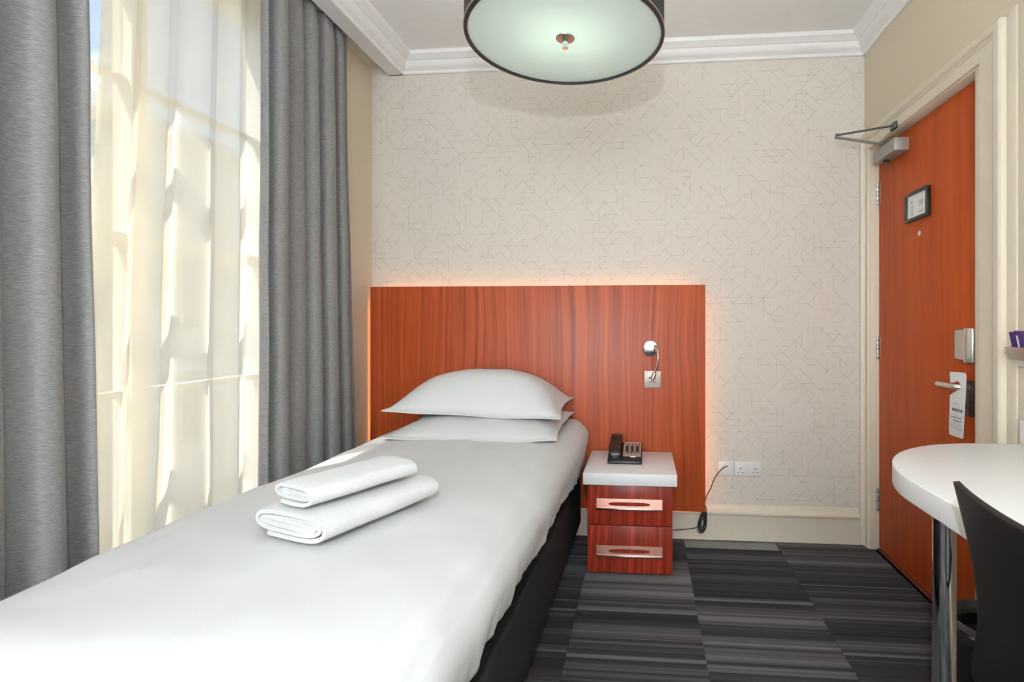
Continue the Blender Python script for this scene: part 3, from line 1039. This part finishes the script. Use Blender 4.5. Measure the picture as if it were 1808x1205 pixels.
# folded towels: one long strip of terry wound flat
def towel(label, cx, cy, z0, ang, Wd, Ln, Ht, turns, th, seed):
    path = []
    n = 34
    total = int(turns * n)
    for k in range(total + 1):
        t = k / n * 2 * PI - PI * 0.62
        inset = (k / n) * th * 1.22
        hw, hh = Wd / 2 - inset - th / 2, Ht / 2 - inset - th / 2
        if hh < th * 0.35:
            hh = th * 0.35
        rx = max(hw, th)
        ex = 0.55
        cx_, sn_ = math.cos(t), math.sin(t)
        x = rx * math.copysign(abs(cx_) ** ex, cx_)
        y = hh * math.copysign(abs(sn_) ** 0.72, sn_)
        path.append(Vector((x, y + Ht / 2)))
    # smooth the path
    for _ in range(2):
        path = [path[0]] + [(a + b * 2 + c) / 4 for a, b, c in zip(path, path[1:], path[2:])] + [path[-1]]
    left, right = [], []
    for i, p_ in enumerate(path):
        d = (path[min(i + 1, len(path) - 1)] - path[max(i - 1, 0)])
        d = d.normalized() if d.length > 1e-9 else Vector((1, 0))
        nn = Vector((-d.y, d.x))
        w_ = th / 2 * (0.86 + 0.16 * nz(i * 0.13, seed))
        left.append(p_ + nn * w_); right.append(p_ - nn * w_)
    loop = left + right[::-1]
    NS = 26
    ca, sa = math.cos(ang), math.sin(ang)
    bm = bmesh.new()
    rings = []
    for j in range(NS + 1):
        f = j / NS
        l = (f - 0.5) * Ln
        endr = max(0.0, abs(f - 0.5) * 2 - 0.90) / 0.10
        ring = []
        for k, q in enumerate(loop):
            kk = k if k < len(left) else len(loop) - 1 - k
            jag = 0.010 * nz(kk * 0.09, seed + 1.3, 2.0) * abs(f - 0.5) * 2
            x = q.x * (1 - 0.015 * endr) + 0.004 * nz(l * 8, q.y * 20, seed)
            zq = q.y + 0.004 * nz(l * 6, q.x * 8, seed + 5) * (q.y / Ht)
            zq -= 0.004 * endr * (q.y / Ht)
            yy = l + jag
            ring.append(bm.verts.new((cx + x * ca - yy * sa, cy + x * sa + yy * ca, z0 + max(0.0, zq))))
        rings.append(ring)
    n2 = len(loop)
    for a, b in zip(rings, rings[1:]):
        for k in range(n2):
            bm.faces.new((a[k], a[(k + 1) % n2], b[(k + 1) % n2], b[k]))
    h = len(left)
    for ring in (rings[0], rings[-1]):
        for k in range(h - 1):
            bm.faces.new((ring[k], ring[k + 1], ring[n2 - 2 - k], ring[n2 - 1 - k]))
    o = link('towel', mesh_of(bm, 'towel'), 'towel', None, None, 50)
    tag(o, label, 'towel', 'folded white towels on the bed')
    return o


towel('larger folded white towel lying on the duvet', -0.712, 1.240, 0.656, math.radians(-20), 0.245, 0.34, 0.074, 2.7, 0.0115, 3.0)
towel('small rolled white towel on top of the larger towel', -0.705, 1.215, 0.729, math.radians(-25), 0.150, 0.28, 0.056, 2.4, 0.0095, 9.0)

# ------------------------------------------------------------------ nightstand
ns = empty('nightstand', (-0.06, 2.52, 0), 'red wood bedside cabinet with two drawers and thick white top', 'nightstand')
box('top', -0.264, 0.149, 2.300, 2.716, 0.418, 0.470, 'white', ns, 0.003)
box('carcass', -0.246, 0.130, 2.352, 2.712, 0.014, 0.418, 'cabinet', ns, 0.001)
box('plinth', -0.236, 0.120, 2.37, 2.70, 0.0, 0.014, 'black_plastic', ns)


def handle(parent, zc):
    """bright bent plate with an oblong finger slot, lipped along the bottom"""
    x0, x1 = -0.206, 0.086
    yb_, yf_ = 2.3335, 2.3265
    zt, zl = zc + 0.022, zc - 0.018
    cx = (x0 + x1) / 2

    def P(x, t, back=0.0):
        return (x, yb_ + (yf_ - yb_) * t + back, zt + (zl - zt) * t)
    n = 40
    bm = bmesh.new()
    sets = []
    for back in (0.0, 0.0016):
        out, inn = [], []
        for k in range(n):
            a = 2 * PI * k / n
            c_, s_ = math.cos(a), math.sin(a)
            # outer rectangle sampled by angle, inner stadium
            m = max(abs(c_), abs(s_))
            ox, ot = c_ / m, s_ / m
            out.append(bm.verts.new(P(cx + ox * (x1 - x0) / 2, 0.5 - ot * 0.5, back)))
            ix = math.copysign(abs(c_) ** 0.5, c_) * 0.092
            it = math.copysign(abs(s_) ** 0.8, s_) * 0.20
            inn.append(bm.verts.new(P(cx + ix, 0.55 - it, back)))
        sets.append((out, inn))
    for k in range(n):
        q = (k + 1) % n
        (o1, i1), (o2, i2) = sets
        bm.faces.new((o1[k], o1[q], i1[q], i1[k]))
        bm.faces.new((o2[k], i2[k], i2[q], o2[q]))
        bm.faces.new((o1[k], o2[k], o2[q], o1[q]))
        bm.faces.new((i1[k], i1[q], i2[q], i2[k]))
    h = link('handle', mesh_of(bm, 'handle'), 'handle', parent, None, 40)
    box('handle_lip', x0, x1, yf_ - 0.010, yf_ + 0.0015, zl - 0.0055, zl + 0.001, 'chrome', h, 0.001)


for za, zb, hz in ((0.232, 0.414, 0.327), (0.018, 0.228, 0.118)):
    d_ = box('drawer', -0.248, 0.131, 2.335, 2.352, za, zb, 'cabinet', ns, 0.0015)
    handle(d_, hz)

# telephone
ph = empty('telephone', (-0.08, 2.56, 0.470), 'black desk telephone with silver keypad on the bedside cabinet', 'telephone')
zt = 0.4705
prism('base', [(2.455, zt), (2.655, zt), (2.655, zt + 0.058), (2.640, zt + 0.062), (2.480, zt + 0.026), (2.455, zt + 0.014)], 'x', -0.166, -0.004, 'black_plastic', ph, 0.003)


def slope(y):
    return zt + 0.026 + (y - 2.480) * (0.036 / 0.160)


bm = bmesh.new()
vs = []
for (xx, yy) in ((-0.094, 2.492), (-0.010, 2.492), (-0.008, 2.636), (-0.092, 2.636)):
    vs.append((xx, yy, slope(yy)))
lo = [bm.verts.new(v) for v in vs]; hi = [bm.verts.new((v[0], v[1] - 0.001, v[2] + 0.004)) for v in vs]
bm.faces.new(lo[::-1]); bm.faces.new(hi)
for k in range(4):
    bm.faces.new((lo[k], lo[(k + 1) % 4], hi[(k + 1) % 4], hi[k]))
fp = link('faceplate', mesh_of(bm, 'faceplate'), 'keypad', ph)
keys = []
for r in range(4):
    for c in range(3):
        keys.append((-0.076 + c * 0.025, 2.535 + r * 0.0165, 0.0085, 0.0055, 'key'))
for c in range(5):
    keys.append((-0.084 + c * 0.0165, 2.609, 0.0045, 0.003, 'function_key'))
for c in range(4):
    keys.append((-0.070 + c * 0.0165, 2.517, 0.0045, 0.003, 'function_key'))
for (kx, ky, hw, hl, nm) in keys:
    zk = slope(ky) + 0.0055
    sl = 0.036 / 0.160
    bm = bmesh.new()
    vsk = bm_box(bm, kx - hw, kx + hw, ky - hl, ky + hl, zk - 0.002, zk + 0.0015)
    for v in bm.verts:
        v.co.z += (v.co.y - ky) * sl
    link(nm, mesh_of(bm, nm), 'black_plastic', fp)
box('badge', -0.060, -0.034, 2.4835, 2.4855, slope(2.484) - 0.001, slope(2.484) + 0.005, 'plastic_white', ph)
# handset: rounded bar with ear and mouth pieces
hs = []
for (yy, up_, rw, rh) in ((2.470, 0.020, 0.024, 0.010), (2.476, 0.026, 0.029, 0.017), (2.500, 0.030, 0.030, 0.019), (2.520, 0.033, 0.026, 0.013), (2.565, 0.036, 0.024, 0.011), (2.610, 0.036, 0.026, 0.013), (2.630, 0.034, 0.030, 0.019), (2.660, 0.032, 0.030, 0.018), (2.668, 0.028, 0.024, 0.010)):
    ring = []
    zc = slope(yy) + up_ * 0.5
    for k in range(20):
        a = 2 * PI * k / 20
        c_, s_ = math.cos(a), math.sin(a)
        ring.append((-0.130 + rw * math.copysign(abs(c_) ** 0.6, c_), yy, zc + rh * math.copysign(abs(s_) ** 0.6, s_)))
    hs.append(ring)
bm = bmesh.new()
rr_ = [[bm.verts.new(p) for p in ring] for ring in hs]
for a, b in zip(rr_, rr_[1:]):
    for k in range(20):
        bm.faces.new((a[k], a[(k + 1) % 20], b[(k + 1) % 20], b[k]))
bm.faces.new(rr_[0]); bm.faces.new(rr_[-1])
tag(link('handset', mesh_of(bm, 'handset'), 'black_plastic', ph, None, 60), 'black handset')

# ------------------------------------------------------------------ sockets and cord
s1 = empty('outlet_plate', (0.435, YB, 0.333), 'single white outlet plate with black cord, nearest the headboard', 'wall socket')
box('plate', 0.396, 0.475, YB - 0.010, YB, 0.333, 0.410, 'plastic_white', s1, 0.003)
box('cord_outlet', 0.432, 0.446, YB - 0.013, YB - 0.009, 0.380, 0.390, 'plastic_white', s1, 0.001)
lathe('screw', [(0.002, 0), (0.002, 0.001), (0.0012, 0.0013)], (0.466, YB - 0.010, 0.372), 'steel', s1, 10, axis='y')
s2 = empty('double_socket', (0.545, YB, 0.333), 'white double mains socket on the wallpaper wall', 'wall socket')
box('plate', 0.478, 0.614, YB - 0.010, YB, 0.333, 0.410, 'plastic_white', s2, 0.003)
for cx in (0.508, 0.584):
    for (dx_, dz_, a_, b_) in ((0, 0.0, 0.0022, 0.0042), (-0.011, -0.020, 0.0034, 0.0020), (0.011, -0.020, 0.0034, 0.0020)):
        box('pin_hole', cx + dx_ - a_, cx + dx_ + a_, YB - 0.0105, YB - 0.0098, 0.373 + dz_ - b_, 0.373 + dz_ + b_, 'black_rubber', s2)
for cx in (0.536, 0.556):
    prism('rocker', [(YB - 0.0098, 0.376), (YB - 0.0155, 0.378), (YB - 0.0125, 0.398), (YB - 0.0098, 0.399)], 'x', cx - 0.0075, cx + 0.0075, 'plastic_white', s2, 0.0006)
for cx in (0.486, 0.606):
    lathe('screw', [(0.002, 0), (0.002, 0.001), (0.0012, 0.0013)], (cx, YB - 0.010, 0.371), 'steel', s2, 10, axis='y')

bm = bmesh.new()
bm_tube(bm, spline([(0.440, YB - 0.012, 0.385), (0.425, YB - 0.028, 0.384), (0.400, YB - 0.034, 0.365), (0.372, YB - 0.034, 0.325), (0.350, YB - 0.034, 0.270), (0.332, YB - 0.032, 0.235), (0.322, YB - 0.036, 0.195),
                    (0.328, YB - 0.05, 0.165), (0.325, YB - 0.052, 0.12), (0.31, YB - 0.05, 0.07), (0.296, YB - 0.05, 0.10), (0.302, YB - 0.052, 0.15)], 8), 0.0024, 8)
for k in range(6):
    a = 0.010 + 0.003 * math.sin(k * 2.1)
    cxk, zlo, zhi = 0.306 + 0.006 * math.sin(k * 1.7), 0.052 + 0.008 * math.cos(k * 2.9), 0.158 + 0.006 * math.sin(k * 3.3)
    loop = []
    for q in range(25):
        t = 2 * PI * q / 24
        loop.append((cxk + (a + 0.004 * (1 - math.sin(t))) * math.cos(t) + 0.008 * math.sin(t), YB - 0.046 - 0.003 * k, (zlo + zhi) / 2 + (zhi - zlo) / 2 * math.sin(t)))
    bm_tube(bm, loop, 0.0023, 8, False)
bm_tube(bm, [(0.292, YB - 0.062, 0.118), (0.322, YB - 0.066, 0.122), (0.322, YB - 0.040, 0.122)], 0.0028, 8)
bm_tube(bm, spline([(0.298, YB - 0.056, 0.085), (0.270, YB - 0.05, 0.070), (0.20, YB - 0.045, 0.058), (0.13, YB - 0.042, 0.052), (0.05, YB - 0.042, 0.060)], 8), 0.0023, 8)
tag(link('power_cord', mesh_of(bm, 'power_cord'), 'black_rubber', None, None, 60), 'thin black cord bundled under the headboard corner', 'cord')

# ------------------------------------------------------------------ pendant lamp
LX, LY, LZ, LR = -0.236, 1.585, 2.000, 0.300
lp = empty('pendant_lamp', (LX, LY, LZ), 'large black drum pendant lamp with frosted white diffuser', 'lamp')


def ring_shell(name, r0, r1, z0, z1, mat, parent, seg=96):
    return_prof = [(r0, z0), (r1, z0), (r1, z1), (r0, z1)]
    bm = bmesh.new()
    rings = []
    for r, h in return_prof:
        rings.append([bm.verts.new((LX + r * math.cos(2 * PI * k / seg), LY + r * math.sin(2 * PI * k / seg), h)) for k in range(seg)])
    for i in range(4):
        a, b = rings[i], rings[(i + 1) % 4]
        for k in range(seg):
            bm.faces.new((a[k], a[(k + 1) % seg], b[(k + 1) % seg], b[k]))
    return link(name, mesh_of(bm, name), mat, parent, None, 35)


ring_shell('shade', LR - 0.004, LR, LZ, LZ + 0.24, 'shade_black', lp)
ring_shell('rim', LR - 0.0095, LR + 0.0012, LZ - 0.004, LZ + 0.002, 'black_plastic', lp)
ring_shell('rim_edge', LR + 0.0002, LR + 0.0022, LZ + 0.001, LZ + 0.0045, 'satin', lp)
lathe('diffuser', [(0.001, 0.0), (LR - 0.0095, 0.0), (LR - 0.0095, 0.004), (0.001, 0.004)], (LX, LY, LZ + 0.002), 'opal', lp, 96)
fi = lathe('finial_disc', [(0.001, 0), (0.028, 0), (0.029, 0.0015), (0.029, 0.003)], (LX, LY, LZ - 0.002), 'dark_chrome', lp, 40)
lathe('finial', [(0.001, 0), (0.0085, 0), (0.0095, 0.001), (0.0095, 0.031)], (LX, LY, LZ - 0.031), 'chrome', fi, 32)
tube('stem', [(LX, LY, LZ + 0.06), (LX, LY, ZC - 0.02)], 0.008, 'chrome', lp)
lathe('ceiling_rose', [(0.055, 0.022), (0.055, 0.004), (0.050, 0.0), (0.010, 0.0)], (LX, LY, ZC - 0.022), 'chrome', lp, 40)
for k in range(3):
    a = k * 2 * PI / 3
    tube('spoke', [(LX, LY, LZ + 0.22), (LX + (LR - 0.003) * math.cos(a), LY + (LR - 0.003) * math.sin(a), LZ + 0.22)], 0.004, 'chrome', lp, 8)
bu_d = bpy.data.lights.new('bulb', 'POINT')
bu_d.energy = 12.0
bu_d.color = (0.96, 1.0, 0.93)
bu_d.shadow_soft_size = 0.09
bu = bpy.data.objects.new('bulb', bu_d)
COL.objects.link(bu)
bu.parent = lp
bu.location = (0.0, 0, 0.19)

# ------------------------------------------------------------------ desk, chair, bin, card holder
dk = empty('desk', (0.87, 1.0, 0), 'white wall desk with rounded end on a chrome leg', 'desk')
DZT, DZB = 0.770, 0.716
pts = [(XR - 0.001, 0.10), (0.612, 0.10), (0.612, 1.26)]
for k in range(1, 25):
    a = PI / 2 * k / 24
    pts.append((0.612 + 0.40 * (1 - math.cos(a)), 1.26 + 0.405 * math.sin(a)))
pts.append((XR - 0.001, 1.668))
prism('worktop', pts, 'z', DZB, DZT, 'white', dk, 0.004, 35, 3)
box('upstand', XR - 0.016, XR - 0.001, 0.10, 1.664, DZT, DZT + 0.072, 'white', dk, 0.002)
for yy in (1.245, 0.30):
    lg = lathe('leg', [(0.0235, 0.0), (0.0235, DZB - 0.004)], (0.678, yy, 0.0), 'chrome', dk, 40)
    lathe('leg_flange', [(0.036, 0), (0.036, 0.004)], (0.678, yy, DZB - 0.004), 'chrome', lg, 32)

ch = empty('chair', (0.76, 0.74, 0), 'black bent shell chair drawn up to the white desk', 'chair')
CY = 0.738
sec = []   # (x at centre, z, half width, edge forward)
for (xc, z, hw, fw) in ((0.985, 0.455, 0.200, 0.0), (0.970, 0.463, 0.215, 0.0), (0.90, 0.462, 0.236, 0.004), (0.80, 0.452, 0.250, 0.006), (0.70, 0.447, 0.258, 0.008), (0.635, 0.452, 0.262, 0.010), (0.592, 0.475, 0.260, 0.013),
                        (0.568, 0.520, 0.246, 0.018), (0.558, 0.580, 0.226, 0.024), (0.549, 0.640, 0.216, 0.030), (0.539, 0.700, 0.217, 0.034), (0.528, 0.760, 0.221, 0.036), (0.517, 0.820, 0.227, 0.036), (0.511, 0.852, 0.230, 0.036)):
    sec.append(Vector((xc, z, hw)).to_tuple() + (fw,))
# refine along the section with Catmull-Rom
fine = []
c4 = [Vector(s) if len(s) <= 3 else s for s in sec]


def cr4(p0, p1, p2, p3, t):
    return tuple(0.5 * ((2 * b_) + (c_ - a_) * t + (2 * a_ - 5 * b_ + 4 * c_ - d_) * t * t + (3 * b_ - a_ - 3 * c_ + d_) * t ** 3) for a_, b_, c_, d_ in zip(p0, p1, p2, p3))


ext = [sec[0]] + sec + [sec[-1]]
for i in range(1, len(ext) - 2):
    for k in range(4):
        fine.append(cr4(ext[i - 1], ext[i], ext[i + 1], ext[i + 2], k / 4))
fine.append(sec[-1])
P = []
for (xc, z, hw, fw) in fine:
    row = []
    for k in range(33):
        u = 2 * k / 32 - 1
        top_round = 0.0
        row.append((xc + fw * u * u, CY + hw * u, z + (0.006 * u * u if z < 0.47 else 0.0)))
    P.append(row)
me = grid_mesh('shell', P)
shl = link('shell', me, 'chair_black', ch, None, 60)
solidify(shl, 0.010, 0)
for sy in (-1, 1):
    for (xa, xb) in ((0.66, 0.585), (0.90, 0.955)):
        tube('leg', [(xa, CY + sy * 0.13, 0.437), (xb, CY + sy * 0.205, 0.010), (xb, CY + sy * 0.206, 0.0)], 0.0095, 'chrome', ch, 12)
box('seat_mount', 0.66, 0.90, CY - 0.14, CY + 0.14, 0.428, 0.440, 'dark_steel', ch, 0.002)

wb_ = empty('waste_bin', (1.003, 1.58, 0), 'black waste bin with chrome rim under the desk', 'bin')
BX, BY = 1.003, 1.575


def bin_lathe(name, prof_, mat):
    return lathe(name, prof_, (BX, BY, 0), mat, wb_, 56, closed=name != 'body')


bin_lathe('body', [(0.001, 0.0), (0.092, 0.0), (0.094, 0.004), (0.108, 0.252), (0.104, 0.252), (0.090, 0.010), (0.001, 0.010)], 'black_plastic')
bin_lathe('rim_band', [(0.1065, 0.236), (0.1105, 0.236), (0.1125, 0.262), (0.1085, 0.262)], 'dark_steel')
bin_lathe('rim_ring', [(0.1095, 0.258), (0.1150, 0.258), (0.1165, 0.262), (0.1150, 0.266), (0.1095, 0.266)], 'chrome')
bin_lathe('liner', [(0.1090, 0.264), (0.1130, 0.268), (0.1150, 0.286), (0.1135, 0.288), (0.1075, 0.266), (0.1020, 0.20), (0.1005, 0.20), (0.106, 0.266)], 'liner')

kc = empty('key_card_holder', (XR, 1.66, 1.0), 'grey card holder with purple cards on the beige wall', 'card holder')
box('backplate', XR - 0.012, XR, 1.570, 1.688, 1.000, 1.085, 'plastic_white', kc, 0.003)
prism('pocket', [(XR - 0.012, 1.020), (XR - 0.030, 1.020), (XR - 0.045, 1.058), (XR - 0.041, 1.060), (XR - 0.028, 1.026), (XR - 0.012, 1.026)], 'y', 1.580, 1.682, 'steel', kc, 0.001)
prism('pocket_end', [(XR - 0.012, 1.020), (XR - 0.030, 1.020), (XR - 0.045, 1.058), (XR - 0.012, 1.062)], 'y', 1.6805, 1.683, 'steel', kc)
for i, (ya, yb_, zz, dx_) in enumerate(((1.637, 1.679, 1.104, 0.0), (1.607, 1.650, 1.108, 0.006))):
    cd = prism('card', [(XR - 0.020 - dx_, 1.027), (XR - 0.036 - dx_, zz), (XR - 0.034 - dx_, zz), (XR - 0.018 - dx_, 1.027)], 'y', ya, yb_, 'purple', kc)
prism('card_stripe', [(XR - 0.0292, 1.040), (XR - 0.0402, 1.094), (XR - 0.0398, 1.094), (XR - 0.0288, 1.040)], 'y', 1.636, 1.643, 'plastic_white', kc)
